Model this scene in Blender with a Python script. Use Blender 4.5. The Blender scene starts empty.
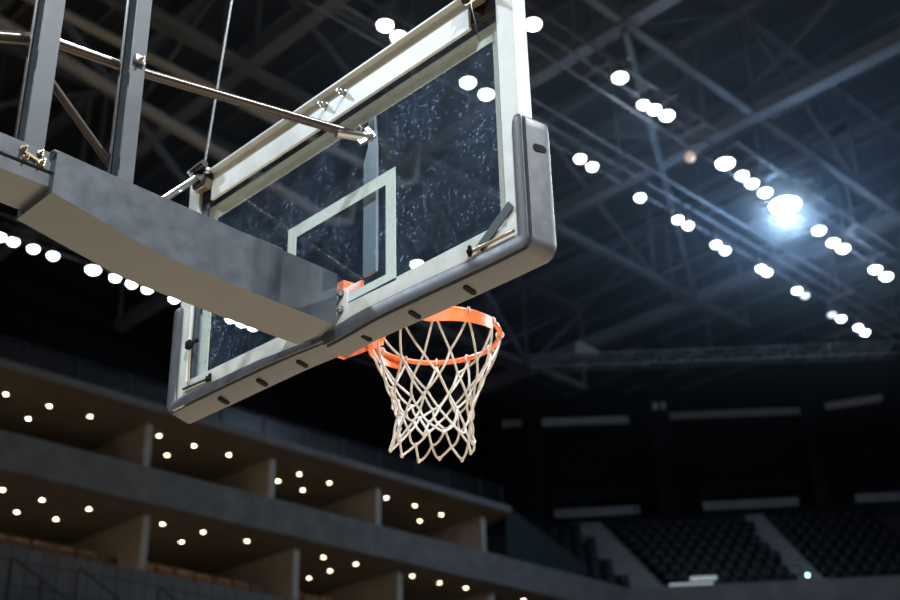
import bpy, bmesh, math, random
from mathutils import Vector, Matrix
random.seed(7)
PI = math.pi
SC = bpy.context.scene
COL = SC.collection

# ------------------------------------------------------------------ camera
cam_d = bpy.data.cameras.new('camera')
cam = bpy.data.objects.new('camera', cam_d)
COL.objects.link(cam)
SC.camera = cam
cam_d.sensor_width = 36.0
cam_d.lens = 50.68
cam_d.clip_end = 300
_yaw, _pitch, _roll = math.radians(44.768), math.radians(26.825), math.radians(-1.525)
_f = Vector((-math.sin(_yaw) * math.cos(_pitch), math.cos(_yaw) * math.cos(_pitch), math.sin(_pitch)))
_r = Vector((math.cos(_yaw), math.sin(_yaw), 0))
_u = _r.cross(_f)
_r2 = math.cos(_roll) * _r + math.sin(_roll) * _u
_u2 = -math.sin(_roll) * _r + math.cos(_roll) * _u
_m = Matrix((_r2, _u2, -_f)).transposed().to_4x4()
_m.translation = Vector((3.019, -2.488, 1.066))
cam.matrix_world = _m
cam_d.dof.use_dof = True
cam_d.dof.focus_distance = 4.1
cam_d.dof.aperture_fstop = 2.6

# ------------------------------------------------------------------ world, lights, exposure
w = bpy.data.worlds.new('arena_air')
SC.world = w
w.use_nodes = True
w.node_tree.nodes['Background'].inputs[0].default_value = (0.35, 0.5, 0.8, 1)
w.node_tree.nodes['Background'].inputs[1].default_value = 0.008
SC.view_settings.view_transform = 'Standard'
SC.view_settings.look = 'None'
SC.view_settings.exposure = 0.0
SC.view_settings.gamma = 1.0
SC.view_settings.use_curve_mapping = False


def spot(name, loc, tgt, power, size=0.5, angle=30, col=(1, 1, 1), blend=0.5):
    l = bpy.data.lights.new(name, 'SPOT')
    l.energy = power
    l.spot_size = math.radians(angle)
    l.spot_blend = blend
    l.shadow_soft_size = size
    l.color = col
    o = bpy.data.objects.new(name, l)
    COL.objects.link(o)
    o.location = loc
    o.rotation_euler = (Vector(tgt) - Vector(loc)).to_track_quat('-Z', 'Y').to_euler()
    return o


# court floodlights along the roof catwalks
spot('court_spot', (12.4, 4, 20), (0, 0, 3), 30000, 0.35, 40, (0.93, 0.97, 1))
spot('court_spot', (13.0, -9, 18), (0, 0, 3), 26000, 0.5, 40, (0.93, 0.97, 1))
spot('court_spot', (-12.4, -9, 18), (0, 0, 3), 9500, 0.5, 40, (0.75, 0.88, 1))
spot('court_spot', (4.0, -13, 19), (0, 0, 3), 6500, 0.5, 40, (0.93, 0.97, 1))
spot('court_spot', (-12.4, 5.5, 19.6), (0, 4, 0), 22000, 0.4, 50, (0.93, 0.97, 1))
spot('court_spot', (-12.4, 27.1, 19.7), (0, 1, 2), 30000, 0.3, 30, (0.8, 0.9, 1))
spot('court_spot', (12.4, 27.1, 19.7), (0, 1, 2), 30000, 0.3, 30, (0.9, 0.95, 1))

# ------------------------------------------------------------------ materials
def mat(name, col, rough=0.5, metal=0.0, noise=0.0, scale=8.0, bump=0.0, emit=None, strength=0, coat=0.0, spec=0.5, detail=4.0):
    m = bpy.data.materials.new(name)
    m.use_nodes = True
    nt = m.node_tree
    b = nt.nodes['Principled BSDF']
    b.inputs['Base Color'].default_value = (*col, 1)
    b.inputs['Roughness'].default_value = rough
    b.inputs['Metallic'].default_value = metal
    b.inputs['Specular IOR Level'].default_value = spec
    b.inputs['Coat Weight'].default_value = coat
    if emit:
        b.inputs['Emission Color'].default_value = (*emit, 1)
        b.inputs['Emission Strength'].default_value = strength
    if noise or bump:
        tc = nt.nodes.new('ShaderNodeTexCoord')
        n = nt.nodes.new('ShaderNodeTexNoise')
        n.inputs['Scale'].default_value = scale
        n.inputs['Detail'].default_value = detail
        nt.links.new(tc.outputs['Object'], n.inputs['Vector'])
        if noise:
            r = nt.nodes.new('ShaderNodeValToRGB')
            lo = [max(0, c * (1 - noise)) for c in col]
            hi = [min(1, c * (1 + noise)) for c in col]
            r.color_ramp.elements[0].position = 0.3
            r.color_ramp.elements[1].position = 0.7
            r.color_ramp.elements[0].color = (*lo, 1)
            r.color_ramp.elements[1].color = (*hi, 1)
            nt.links.new(n.outputs['Fac'], r.inputs['Fac'])
            nt.links.new(r.outputs['Color'], b.inputs['Base Color'])
            mr = nt.nodes.new('ShaderNodeMapRange')
            mr.inputs['To Min'].default_value = max(0.02, rough - 0.1)
            mr.inputs['To Max'].default_value = min(1, rough + 0.1)
            nt.links.new(n.outputs['Fac'], mr.inputs['Value'])
            nt.links.new(mr.outputs['Result'], b.inputs['Roughness'])
        if bump:
            bp = nt.nodes.new('ShaderNodeBump')
            bp.inputs['Strength'].default_value = bump
            bp.inputs['Distance'].default_value = 0.01
            nt.links.new(n.outputs['Fac'], bp.inputs['Height'])
            nt.links.new(bp.outputs['Normal'], b.inputs['Normal'])
    return m


M = {}
M['vinyl'] = mat('dark_grey_vinyl', (0.042, 0.049, 0.062), 0.46, 0, 0.12, 30, 0.05)
M['arm_steel'] = mat('dark_painted_steel', (0.075, 0.085, 0.10), 0.38, 0.0, 0.15, 12, 0.03)
M['frame_white'] = mat('white_painted_aluminium', (0.42, 0.46, 0.455), 0.4, 0.0, 0.12, 14, 0.05)
M['glass_paint'] = mat('white_glass_paint', (0.62, 0.64, 0.55), 0.6, 0.0, 0.05, 20)
M['chrome'] = mat('scuffed_chrome', (0.42, 0.42, 0.42), 0.3, 1.0)
M['steel_post'] = mat('grey_coated_steel', (0.024, 0.033, 0.041), 0.5, 0.0, 0.15, 25, 0.02, spec=0.35)
M['pipe'] = mat('dark_bronze_pipe', (0.05, 0.042, 0.038), 0.3, 0.6)
M['black'] = mat('black_rubber', (0.004, 0.004, 0.004), 0.8, spec=0.1)
M['black_metal'] = mat('black_metal', (0.02, 0.02, 0.022), 0.35, 0.6)
M['brass'] = mat('worn_brass', (0.25, 0.19, 0.12), 0.4, 0.8)
M['orange'] = mat('orange_rim_enamel', (0.75, 0.15, 0.035), 0.32, 0.0, 0.12, 30, 0.04, coat=0.3)
M['cord'] = mat('white_net_cord', (0.52, 0.49, 0.45), 0.85, 0, 0.15, 60, 0.3)
M['concrete'] = mat('pale_concrete', (0.20, 0.205, 0.205), 0.85, 0, 0.22, 1.5, 0.3, detail=8)
M['soffit'] = mat('brown_grey_render', (0.21, 0.17, 0.13), 0.9, 0, 0.15, 1.0)
M['partition'] = mat('cream_partition', (0.50, 0.46, 0.40), 0.8, 0, 0.1, 2)
M['dark_wall'] = mat('black_acoustic_wall', (0.012, 0.013, 0.016), 0.9, 0, 0.3, 0.6)
M['navy_rail'] = mat('navy_coated_metal', (0.03, 0.04, 0.06), 0.5, 0.3)
M['roof_steel'] = mat('grey_roof_steel', (0.16, 0.18, 0.205), 0.7, 0.0, 0.15, 1.0)
M['roof_deck'] = mat('dark_roof_deck', (0.07, 0.075, 0.085), 0.8, 0, 0.2, 0.8)
M['seat_orange'] = mat('ochre_upholstery', (0.12, 0.06, 0.025), 0.8, 0, 0.2, 3)
M['seat_dark'] = mat('charcoal_plastic_seat', (0.008, 0.009, 0.012), 0.45, 0, 0.15, 5, spec=0.25)
M['step'] = mat('grey_concrete_steps', (0.30, 0.30, 0.32), 0.85, 0, 0.15, 1.5)
M['tread'] = mat('dark_concrete_terrace', (0.03, 0.032, 0.036), 0.9, 0, 0.15, 1.5)
M['lamp_body'] = mat('grey_lamp_housing', (0.15, 0.15, 0.16), 0.5, 0.5)
M['lens'] = mat('white_flood_lens', (1, 1, 1), 0.4, emit=(0.88, 0.96, 1.0), strength=14)
M['lens_hot'] = mat('dazzling_flood_lens', (1, 1, 1), 0.4, emit=(0.70, 0.82, 1.0), strength=160)
M['lens_dim'] = mat('dimmed_flood_lens', (1, 1, 1), 0.4, emit=(0.7, 0.85, 1.0), strength=1.6)
M['warm'] = mat('warm_downlight_lens', (1, 1, 1), 0.4, emit=(1.0, 0.84, 0.55), strength=16)
M['warm_dim'] = mat('dim_amber_lens', (1, 1, 1), 0.4, emit=(1.0, 0.55, 0.25), strength=0.5)
M['centre'] = mat('pale_reflection_bar', (0.07, 0.095, 0.12), 0.4)
M['green'] = mat('pale_green_lens', (1, 1, 1), 0.4, emit=(0.5, 1.0, 0.8), strength=9)
M['white_lit'] = mat('lit_white_panel', (0.8, 0.85, 0.85), 0.5, emit=(0.7, 0.85, 0.85), strength=0.35)
M['pale_ledge'] = mat('pale_ledge_paint', (0.6, 0.6, 0.6), 0.8)
M['sign'] = mat('pale_sign_face', (0.5, 0.5, 0.5), 0.5, emit=(0.8, 0.85, 0.9), strength=0.02)


def glass_material():
    m = bpy.data.materials.new('smudged_backboard_glass')
    m.use_nodes = True
    nt = m.node_tree
    N, Lk = nt.nodes, nt.links
    N.clear()
    out = N.new('ShaderNodeOutputMaterial')
    tc = N.new('ShaderNodeTexCoord')
    tr = N.new('ShaderNodeBsdfTransparent')
    tr.inputs[0].default_value = (0.93, 0.96, 0.97, 1)
    gl = N.new('ShaderNodeBsdfGlossy')
    gl.inputs['Roughness'].default_value = 0.03
    gl.inputs[0].default_value = (0.9, 0.95, 1, 1)
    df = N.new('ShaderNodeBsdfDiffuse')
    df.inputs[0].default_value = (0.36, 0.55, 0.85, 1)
    fr = N.new('ShaderNodeFresnel')
    fr.inputs[0].default_value = 1.45
    # smears: broad cloudy dirt, fine streaks and speckle
    n1 = N.new('ShaderNodeTexNoise'); n1.inputs['Scale'].default_value = 4.5; n1.inputs['Detail'].default_value = 8; n1.inputs['Distortion'].default_value = 1.2
    mp = N.new('ShaderNodeMapping'); mp.inputs['Rotation'].default_value = (0, 0.5, 0); mp.inputs['Scale'].default_value = (70, 1, 7)
    n2 = N.new('ShaderNodeTexNoise'); n2.inputs['Scale'].default_value = 1.0; n2.inputs['Detail'].default_value = 6; n2.inputs['Distortion'].default_value = 0.6
    n3 = N.new('ShaderNodeTexNoise'); n3.inputs['Scale'].default_value = 95; n3.inputs['Detail'].default_value = 3
    Lk.new(tc.outputs['Object'], n1.inputs['Vector'])
    Lk.new(tc.outputs['Object'], mp.inputs['Vector'])
    Lk.new(mp.outputs['Vector'], n2.inputs['Vector'])
    Lk.new(tc.outputs['Object'], n3.inputs['Vector'])

    def rng(node, a, b, lo, hi):
        r = N.new('ShaderNodeMapRange')
        r.inputs['From Min'].default_value = a; r.inputs['From Max'].default_value = b
        r.inputs['To Min'].default_value = lo; r.inputs['To Max'].default_value = hi
        Lk.new(node.outputs[0], r.inputs['Value'])
        return r
    a = rng(n1, 0.36, 0.66, 0.0, 1.0)
    b = rng(n2, 0.58, 0.74, 0.0, 0.16)
    c = rng(n3, 0.60, 0.70, 0.0, 0.40)
    ad = N.new('ShaderNodeMath'); ad.operation = 'ADD'
    Lk.new(b.outputs[0], ad.inputs[0]); Lk.new(c.outputs[0], ad.inputs[1])
    mu = N.new('ShaderNodeMath'); mu.operation = 'MULTIPLY'
    Lk.new(ad.outputs[0], mu.inputs[0]); Lk.new(a.outputs[0], mu.inputs[1])
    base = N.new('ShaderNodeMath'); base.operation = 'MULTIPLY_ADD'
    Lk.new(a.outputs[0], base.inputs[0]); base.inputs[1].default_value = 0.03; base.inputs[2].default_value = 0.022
    tot = N.new('ShaderNodeMath'); tot.operation = 'ADD'; tot.use_clamp = True
    Lk.new(mu.outputs[0], tot.inputs[0]); Lk.new(base.outputs[0], tot.inputs[1])
    m1 = N.new('ShaderNodeMixShader'); m2 = N.new('ShaderNodeMixShader')
    frm = N.new('ShaderNodeMath'); frm.operation = 'MULTIPLY'; frm.inputs[1].default_value = 0.8
    Lk.new(fr.outputs[0], frm.inputs[0])
    geo = N.new('ShaderNodeNewGeometry')
    inv = N.new('ShaderNodeMath'); inv.operation = 'SUBTRACT'; inv.inputs[0].default_value = 1.0
    Lk.new(geo.outputs['Backfacing'], inv.inputs[1])
    fr2 = N.new('ShaderNodeMath'); fr2.operation = 'MULTIPLY'
    Lk.new(frm.outputs[0], fr2.inputs[0]); Lk.new(inv.outputs[0], fr2.inputs[1])
    tot2 = N.new('ShaderNodeMath'); tot2.operation = 'MULTIPLY'
    Lk.new(tot.outputs[0], tot2.inputs[0]); Lk.new(inv.outputs[0], tot2.inputs[1])
    Lk.new(fr2.outputs[0], m1.inputs[0]); Lk.new(tr.outputs[0], m1.inputs[1]); Lk.new(gl.outputs[0], m1.inputs[2])
    Lk.new(tot2.outputs[0], m2.inputs[0]); Lk.new(m1.outputs[0], m2.inputs[1]); Lk.new(df.outputs[0], m2.inputs[2])
    Lk.new(m2.outputs[0], out.inputs['Surface'])
    return m


M['glass'] = glass_material()


def clear_pane(name, tint, fac):
    m = bpy.data.materials.new(name)
    m.use_nodes = True
    nt = m.node_tree
    nt.nodes.clear()
    out = nt.nodes.new('ShaderNodeOutputMaterial')
    tr = nt.nodes.new('ShaderNodeBsdfTransparent')
    gl = nt.nodes.new('ShaderNodeBsdfPrincipled')
    gl.inputs['Base Color'].default_value = (*tint, 1)
    gl.inputs['Roughness'].default_value = 0.25
    mx = nt.nodes.new('ShaderNodeMixShader')
    mx.inputs[0].default_value = fac
    nt.links.new(tr.outputs[0], mx.inputs[1]); nt.links.new(gl.outputs[0], mx.inputs[2])
    nt.links.new(mx.outputs[0], out.inputs['Surface'])
    return m


M['balus'] = clear_pane('dusky_balustrade_glass', (0.03, 0.04, 0.055), 0.2)


def wood_floor():
    m = bpy.data.materials.new('maple_court_floor')
    m.use_nodes = True
    nt = m.node_tree
    b = nt.nodes['Principled BSDF']
    tc = nt.nodes.new('ShaderNodeTexCoord')
    br = nt.nodes.new('ShaderNodeTexBrick')
    br.inputs['Color1'].default_value = (0.54, 0.40, 0.25, 1)
    br.inputs['Color2'].default_value = (0.47, 0.34, 0.21, 1)
    br.inputs['Mortar'].default_value = (0.30, 0.19, 0.10, 1)
    br.inputs['Scale'].default_value = 1.0
    br.inputs['Brick Width'].default_value = 1.2
    br.inputs['Row Height'].default_value = 0.07
    br.inputs['Mortar Size'].default_value = 0.002
    nt.links.new(tc.outputs['Object'], br.inputs['Vector'])
    nt.links.new(br.outputs['Color'], b.inputs['Base Color'])
    b.inputs['Roughness'].default_value = 0.3
    return m


M['floor'] = wood_floor()


def panel_concrete():
    m = bpy.data.materials.new('panelled_concrete')
    m.use_nodes = True
    nt = m.node_tree
    b = nt.nodes['Principled BSDF']
    tc = nt.nodes.new('ShaderNodeTexCoord')
    sp = nt.nodes.new('ShaderNodeSeparateXYZ')
    cb = nt.nodes.new('ShaderNodeCombineXYZ')
    br = nt.nodes.new('ShaderNodeTexBrick')
    br.offset = 0.0
    br.inputs['Color1'].default_value = (0.20, 0.21, 0.21, 1)
    br.inputs['Color2'].default_value = (0.16, 0.17, 0.175, 1)
    br.inputs['Mortar'].default_value = (0.05, 0.055, 0.06, 1)
    br.inputs['Scale'].default_value = 1.0
    br.inputs['Brick Width'].default_value = 0.42
    br.inputs['Row Height'].default_value = 0.6
    br.inputs['Mortar Size'].default_value = 0.015
    nt.links.new(tc.outputs['Object'], sp.inputs[0])
    nt.links.new(sp.outputs['Y'], cb.inputs['X']); nt.links.new(sp.outputs['Z'], cb.inputs['Y'])
    nt.links.new(cb.outputs[0], br.inputs['Vector'])
    nt.links.new(br.outputs['Color'], b.inputs['Base Color'])
    b.inputs['Roughness'].default_value = 0.85
    return m


M['panel'] = panel_concrete()


# ------------------------------------------------------------------ mesh helpers
def mesh_obj(name, bm, material, parent=None, smooth=False, label=None):
    me = bpy.data.meshes.new(name)
    bmesh.ops.recalc_face_normals(bm, faces=bm.faces[:])
    bm.to_mesh(me)
    bm.free()
    if smooth:
        for p in me.polygons:
            p.use_smooth = True
        try:
            me.set_sharp_from_angle(angle=math.radians(40))
        except Exception:
            pass
    me.materials.append(material)
    o = bpy.data.objects.new(name, me)
    COL.objects.link(o)
    if parent:
        o.parent = parent
        o.matrix_parent_inverse = parent.matrix_world.inverted()
    if label:
        o['label'] = label
    return o


def thing(name, label, cat, loc=(0, 0, 0), group=None):
    o = bpy.data.objects.new(name, None)
    o.empty_display_size = 0.1
    COL.objects.link(o)
    o.location = loc
    bpy.context.view_layer.update()
    o['label'] = label
    o['category'] = cat
    if group:
        o['group'] = group
    return o


def tag(o, label, cat, group=None):
    o['label'] = label
    o['category'] = cat
    if group:
        o['group'] = group
    return o


def struct(name, bm, material, smooth=False):
    o = mesh_obj(name, bm, material, None, smooth)
    o['kind'] = 'structure'
    return o


def NB():
    return bmesh.new()


def box(bm, lo, hi, bevel=0.0, seg=2, M_=None):
    g = bmesh.ops.create_cube(bm, size=1.0)
    vs = g['verts']
    lo, hi = Vector(lo), Vector(hi)
    for v in vs:
        v.co = Vector([(lo[i] + hi[i]) / 2 + v.co[i] * (hi[i] - lo[i]) for i in range(3)])
    if bevel:
        es = list({e for v in vs for e in v.link_edges})
        r = bmesh.ops.bevel(bm, geom=es, offset=bevel, segments=seg, profile=0.5, affect='EDGES')
        vs = list({v for f in r['faces'] for v in f.verts} | {v for v in vs if v.is_valid})
    if M_:
        bmesh.ops.transform(bm, matrix=M_, verts=vs)
    return bm


def bar(bm, a, b, wx, wz, up=(0, 0, 1), bevel=0.0):
    """rectangular bar from a to b; wx across, wz along 'up'"""
    a, b = Vector(a), Vector(b)
    d = b - a
    L = d.length
    z = d.normalized()
    x = z.cross(Vector(up))
    if x.length < 1e-4:
        x = z.cross(Vector((1, 0, 0)))
    x.normalize()
    y = x.cross(z)
    mt = Matrix((x, y, z)).transposed().to_4x4()
    mt.translation = (a + b) / 2
    t = NB()
    box(t, (-wx / 2, -wz / 2, -L / 2), (wx / 2, wz / 2, L / 2), bevel)
    bmesh.ops.transform(t, matrix=mt, verts=t.verts[:])
    me = bpy.data.meshes.new('tmp')
    t.to_mesh(me); t.free()
    bm.from_mesh(me)
    bpy.data.meshes.remove(me)
    return bm


def tube(bm, pts, r, n=12, closed=False, cap=True):
    pts = [Vector(p) for p in pts]
    N = len(pts)
    rr = r if isinstance(r, (list, tuple)) else [r] * N
    rings = []
    prev = None
    for i, p in enumerate(pts):
        if closed:
            t = (pts[(i + 1) % N] - pts[i - 1]).normalized()
        else:
            t = (pts[min(i + 1, N - 1)] - pts[max(i - 1, 0)]).normalized()
        if prev is None:
            x = t.cross(Vector((0, 0, 1)))
            if x.length < 1e-3:
                x = t.cross(Vector((1, 0, 0)))
        else:
            x = prev - t * prev.dot(t)
        x.normalize()
        prev = x
        y = t.cross(x)
        rings.append([bm.verts.new(p + rr[i] * (math.cos(2 * PI * k / n) * x + math.sin(2 * PI * k / n) * y)) for k in range(n)])
    for i in range(N if closed else N - 1):
        A, B = rings[i], rings[(i + 1) % N]
        for k in range(n):
            bm.faces.new((A[k], A[(k + 1) % n], B[(k + 1) % n], B[k]))
    if cap and not closed:
        bm.faces.new(rings[0][::-1])
        bm.faces.new(rings[-1])
    return bm


def prism(bm, poly, axis, lo, hi):
    """polygon in the two other axes, extruded along axis"""
    def P(a, b, c):
        return {0: (c, a, b), 1: (a, c, b), 2: (a, b, c)}[axis]
    A = [bm.verts.new(P(a, b, lo)) for a, b in poly]
    B = [bm.verts.new(P(a, b, hi)) for a, b in poly]
    n = len(poly)
    bm.faces.new(A[::-1]); bm.faces.new(B)
    for i in range(n):
        bm.faces.new((A[i], A[(i + 1) % n], B[(i + 1) % n], B[i]))
    return bm


def ball(bm, c, r, seg=10, scale=(1, 1, 1)):
    g = bmesh.ops.create_uvsphere(bm, u_segments=seg, v_segments=max(6, seg // 2), radius=r)
    for v in g['verts']:
        v.co = Vector((v.co[0] * scale[0], v.co[1] * scale[1], v.co[2] * scale[2])) + Vector(c)


def bevel_all(bm, off, seg=2, ang=30):
    es = [e for e in bm.edges if len(e.link_faces) == 2 and e.calc_face_angle(0) > math.radians(ang)]
    bmesh.ops.recalc_face_normals(bm, faces=bm.faces[:])
    bmesh.ops.bevel(bm, geom=es, offset=off, segments=seg, profile=0.5, affect='EDGES')


def bolt(bm, c, d, r=0.008, L=0.02):
    """hex bolt with washer pointing along d"""
    c, d = Vector(c), Vector(d).normalized()
    tube(bm, [c - d * 0.002, c + d * 0.003], r * 1.5, 12)
    tube(bm, [c, c + d * L * 0.6], r, 6)
    tube(bm, [c + d * L * 0.5, c + d * L], r * 0.55, 8)


# ================================================================== SETTING
b = NB(); box(b, (-26, -14, -0.1), (26, 60, 0)); struct('floor', b, M['floor'])
b = NB(); box(b, (-60, -14, 27.0), (26, 75, 27.3)); struct('ceiling', b, M['roof_deck'])
b = NB(); box(b, (-40.3, -14, 0), (-40, 62, 27)); struct('wall_left', b, M['dark_wall'])
b = NB(); box(b, (26, -14, 0), (26.3, 60, 27)); struct('wall_right', b, M['dark_wall'])
b = NB(); box(b, (-40, -14.3, 0), (26, -14, 27)); struct('wall_back', b, M['dark_wall'])

# the left stand: two tiers of boxes behind concrete fascias
Y0, Y1 = -6.0, 35.85
b = NB(); prism(b, [(-26.0, 12.8), (-26.0, 11.80), (-26.12, 11.80), (-26.12, 12.8)], 1, Y0, Y1)
struct('trim_1', b, M['concrete'])                       # fascia between the tiers
b = NB(); prism(b, [(-25.9, 14.6), (-25.9, 14.38), (-26.6, 14.2), (-30.6, 14.2), (-30.6, 14.6)], 1, Y0, 29.4)
struct('trim_2', b, M['soffit'])                        # roof slab of the upper boxes
b = NB(); box(b, (-25.93, Y0, 14.40), (-25.86, 29.4, 14.62)); struct('trim_3', b, M['concrete'])
b = NB(); prism(b, [(-26.12, 11.82), (-26.55, 11.62), (-30.6, 11.62), (-30.6, 11.9), (-26.12, 11.9)], 1, Y0, Y1)
struct('trim_4', b, M['soffit'])
b = NB(); box(b, (-26.2, Y0, 5.0), (-26.0, Y1, 9.95)); struct('trim_5', b, M['panel'])
b = NB(); box(b, (-30.6, Y0, 9.0), (-26.2, Y1, 9.50)); struct('trim_6', b, M['concrete'])
b = NB(); box(b, (-30.5, Y0, 11.9), (-26.14, Y1, 12.25)); struct('trim_59', b, M['concrete'])
b = NB(); box(b, (-30.7, Y0, 8.8), (-30.4, Y1, 14.6)); struct('wall_left_boxes', b, M['partition'])
# partitions between the boxes
k = 7
for lev, (z0, z1), ys in ((0, (11.9, 14.3), (2.6, 6.7, 14.85, 19.1, 23.3, 28.1)), (1, (8.9, 11.64), (2.5, 6.6, 15.0, 20.1, 24.2, 28.4, 32.6))):
    for y in ys:
        b = NB(); y = -2.488 + (y + 2.488) * 1.0155
        box(b, (-30.5, y - 0.11, z0), (-26.45, y + 0.11, z1))
        struct('trim_%d' % k, b, M['partition']); k += 1

# handrailed stair side panels in front of the lower wall
def handrail(y0, z0, y1, z1, label):
    t = thing('handrail', label, 'handrail', (-24.5, y0, z0 - 1.1), 'stair handrails before the lower wall')
    b = NB()
    tube(b, [(-24.5, y0, z0 - 1.1), (-24.5, y0, z0 - 0.04), (-24.5, y0 + 0.05, z0), (-24.5, y1, z1), (-24.5, y1, z1 - 1.1)], 0.028, 8)
    mesh_obj('rail', b, M['navy_rail'], t, True)
    for f in (0.5,):
        y, z = y0 + (y1 - y0) * f, z0 + (z1 - z0) * f
        b = NB(); tube(b, [(-24.5, y, z), (-24.5, y, z - 1.1)], 0.022, 8)
        mesh_obj('post', b, M['navy_rail'], t, True)


handrail(10.66, 9.20, 12.25, 8.42, 'dark metal stair handrail nearest the bottom left corner')
handrail(12.35, 9.27, 14.45, 8.22, 'dark metal stair handrail second from the bottom left corner')
handrail(14.60, 9.15, 16.8, 8.1, 'dark metal stair handrail farthest right along the lower wall')
# stepped vomitory block under the rails
b = NB()
for i in range(7):
    box(b, (-26.0, 10.0 + i * 1.1, 5.0), (-24.2, 11.1 + i * 1.1, 8.15 - i * 0.17))
struct('trim_30', b, M['panel'])

# balustrade on top of the upper boxes
def balustrade():
    t = thing('glass_balustrade', 'long dusky glass balustrade on the roof edge above the upper boxes', 'balustrade', (-26.1, 0, 14.6))
    y = Y0
    ys = []
    while y < 29.0:
        ys.append(y); y += 1.55
    ys.append(29.2)
    for y in ys:
        b = NB(); box(b, (-26.15, y - 0.03, 14.55), (-26.08, y + 0.03, 15.36), 0.008)
        mesh_obj('post', b, M['navy_rail'], t)
    for y, y2 in zip(ys[:-1], ys[1:]):
        b = NB(); box(b, (-26.12, y + 0.05, 14.66), (-26.105, y2 - 0.05, 15.28))
        mesh_obj('pane', b, M['balus'], t)
    b = NB(); tube(b, [(-26.115, Y0, 15.36), (-26.115, 29.2, 15.36)], 0.03, 8)
    mesh_obj('top_rail', b, M['navy_rail'], t, True)
    t = thing('sloping_balustrade', 'sloping glass balustrade of the stair at the right end of the upper boxes', 'balustrade', (-26.06, 29.3, 12.8))
    b = NB(); prism(b, [(29.3, 12.82), (29.3, 14.6), (30.0, 14.5), (31.9, 13.85), (32.9, 13.47), (33.6, 13.3), (33.6, 12.82)], 0, -26.08, -26.05)
    mesh_obj('pane', b, M['stair_glass'], t)
    b = NB(); tube(b, [(-26.065, 29.3, 14.6), (-26.065, 30.0, 14.5), (-26.065, 31.9, 13.85), (-26.065, 33.6, 13.3), (-26.065, 33.6, 12.8)], 0.03, 8)
    mesh_obj('top_rail', b, M['navy_rail'], t, True)


M['stair_glass'] = clear_pane('smoky_stair_glass', (0.05, 0.075, 0.08), 0.7)
balustrade()
b = NB(); box(b, (-26.3, 29.4, 11.9), (-26.14, 33.7, 12.79)); struct('trim_31', b, M['tread'])

# downlights in the boxes
def downlight(x, y, z, label, group, power=20.0):
    t = thing('downlight', label, 'downlight', (x, y, z), group)
    b = NB()
    tube(b, [(x, y, z + 0.04), (x, y, z - 0.02)], 0.068, 16)
    mesh_obj('ring', b, M['lamp_body'], t, True)
    b = NB()
    tube(b, [(x, y, z - 0.015), (x, y, z - 0.028)], 0.055, 16)
    mesh_obj('lens', b, M['warm'], t, True)
    l = bpy.data.lights.new('downlight_beam', 'SPOT')
    l.energy = power; l.spot_size = math.radians(125); l.spot_blend = 0.8; l.shadow_soft_size = 0.06; l.color = (1, 0.80, 0.58)
    o = bpy.data.objects.new('downlight_beam', l); COL.objects.link(o)
    o.parent = t; o.location = (0, 0, -0.05)


up_bays = [('leftmost bay', [(-26.95, 8.7), (-26.95, 9.8), (-26.95, 11.05), (-26.95, 12.3), (-28.15, 12.33), (-26.9, 13.5)]),
           ('second bay from the left', [(-26.95, 15.74), (-26.97, 16.95), (-28.15, 16.8), (-26.95, 18.18)]),
           ('third bay from the left', [(-27.9, 20.75), (-26.95, 20.85), (-27.0, 22.1), (-28.1, 21.9)]),
           ('rightmost bay', [(-26.96, 24.5), (-26.97, 25.8), (-27.1, 27.18), (-28.1, 27.1)])]
lo_bays = [('leftmost bay', [(-27.0, 12.46), (-28.36, 12.46), (-28.26, 13.56), (-26.9, 13.77), (-26.9, 11.3)]),
           ('second bay from the left', [(-26.8, 16.0), (-28.1, 16.29), (-27.95, 17.4), (-26.73, 17.3), (-26.66, 18.78)]),
           ('third bay from the left', [(-26.6, 21.6), (-27.7, 22.77), (-28.79, 22.8), (-26.55, 22.86)]),
           ('fourth bay from the left', [(-27.83, 25.8), (-26.5, 25.2), (-26.57, 26.5), (-26.5, 27.66)]),
           ('rightmost bay', [(-26.41, 30.4)])]
ORD = ['leftmost', 'second', 'third', 'fourth', 'fifth', 'sixth', 'seventh']
BAY = {'leftmost bay': 'leftmost bay', 'second bay from the left': 'second bay', 'third bay from the left': 'third bay', 'fourth bay from the left': 'fourth bay', 'rightmost bay': 'rightmost bay'}
def along(L, x, y):
    i = sorted(L, key=lambda p: (p[1] + 0.25 * (p[0] + 27), p[0])).index((x, y))
    return ORD[i] + ' lamp from the left'
ORD[0] = 'first'
for nm, L in up_bays:
    for x, y in L:
        downlight(x, y, 14.19, 'warm round downlight, upper tier, %s, %s' % (BAY[nm], along(L, x, y)), 'downlights in the upper boxes')
for nm, L in lo_bays:
    for x, y in L:
        downlight(x, y, 11.61, 'warm round downlight, lower tier, %s, %s' % (BAY[nm], along(L, x, y)), 'downlights in the lower boxes')


# seats in the boxes
def lounge_seat_meshes():
    b = NB(); box(b, (-0.28, -0.28, 0.0), (0.30, 0.28, 0.45), 0.08, 4)
    s = mesh_obj('seat', b, M['seat_orange'], None, True)
    b = NB(); box(b, (-0.40, -0.29, 0.0), (-0.18, 0.29, 1.02), 0.10, 4)
    k_ = mesh_obj('backrest', b, M['seat_orange'], None, True)
    return s, k_


_s, _k = lounge_seat_meshes()
first = True
def box_seat(x, y, z, label, group):
    global first
    t = thing('box_seat', label, 'seat', (x, y, z), group)
    for src in (_s, _k):
        if first:
            o = src
        else:
            o = src.copy(); COL.objects.link(o)
        o.parent = t
        o.matrix_parent_inverse = Matrix()
        o.location = (0, 0, 0)
    first = False


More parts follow.
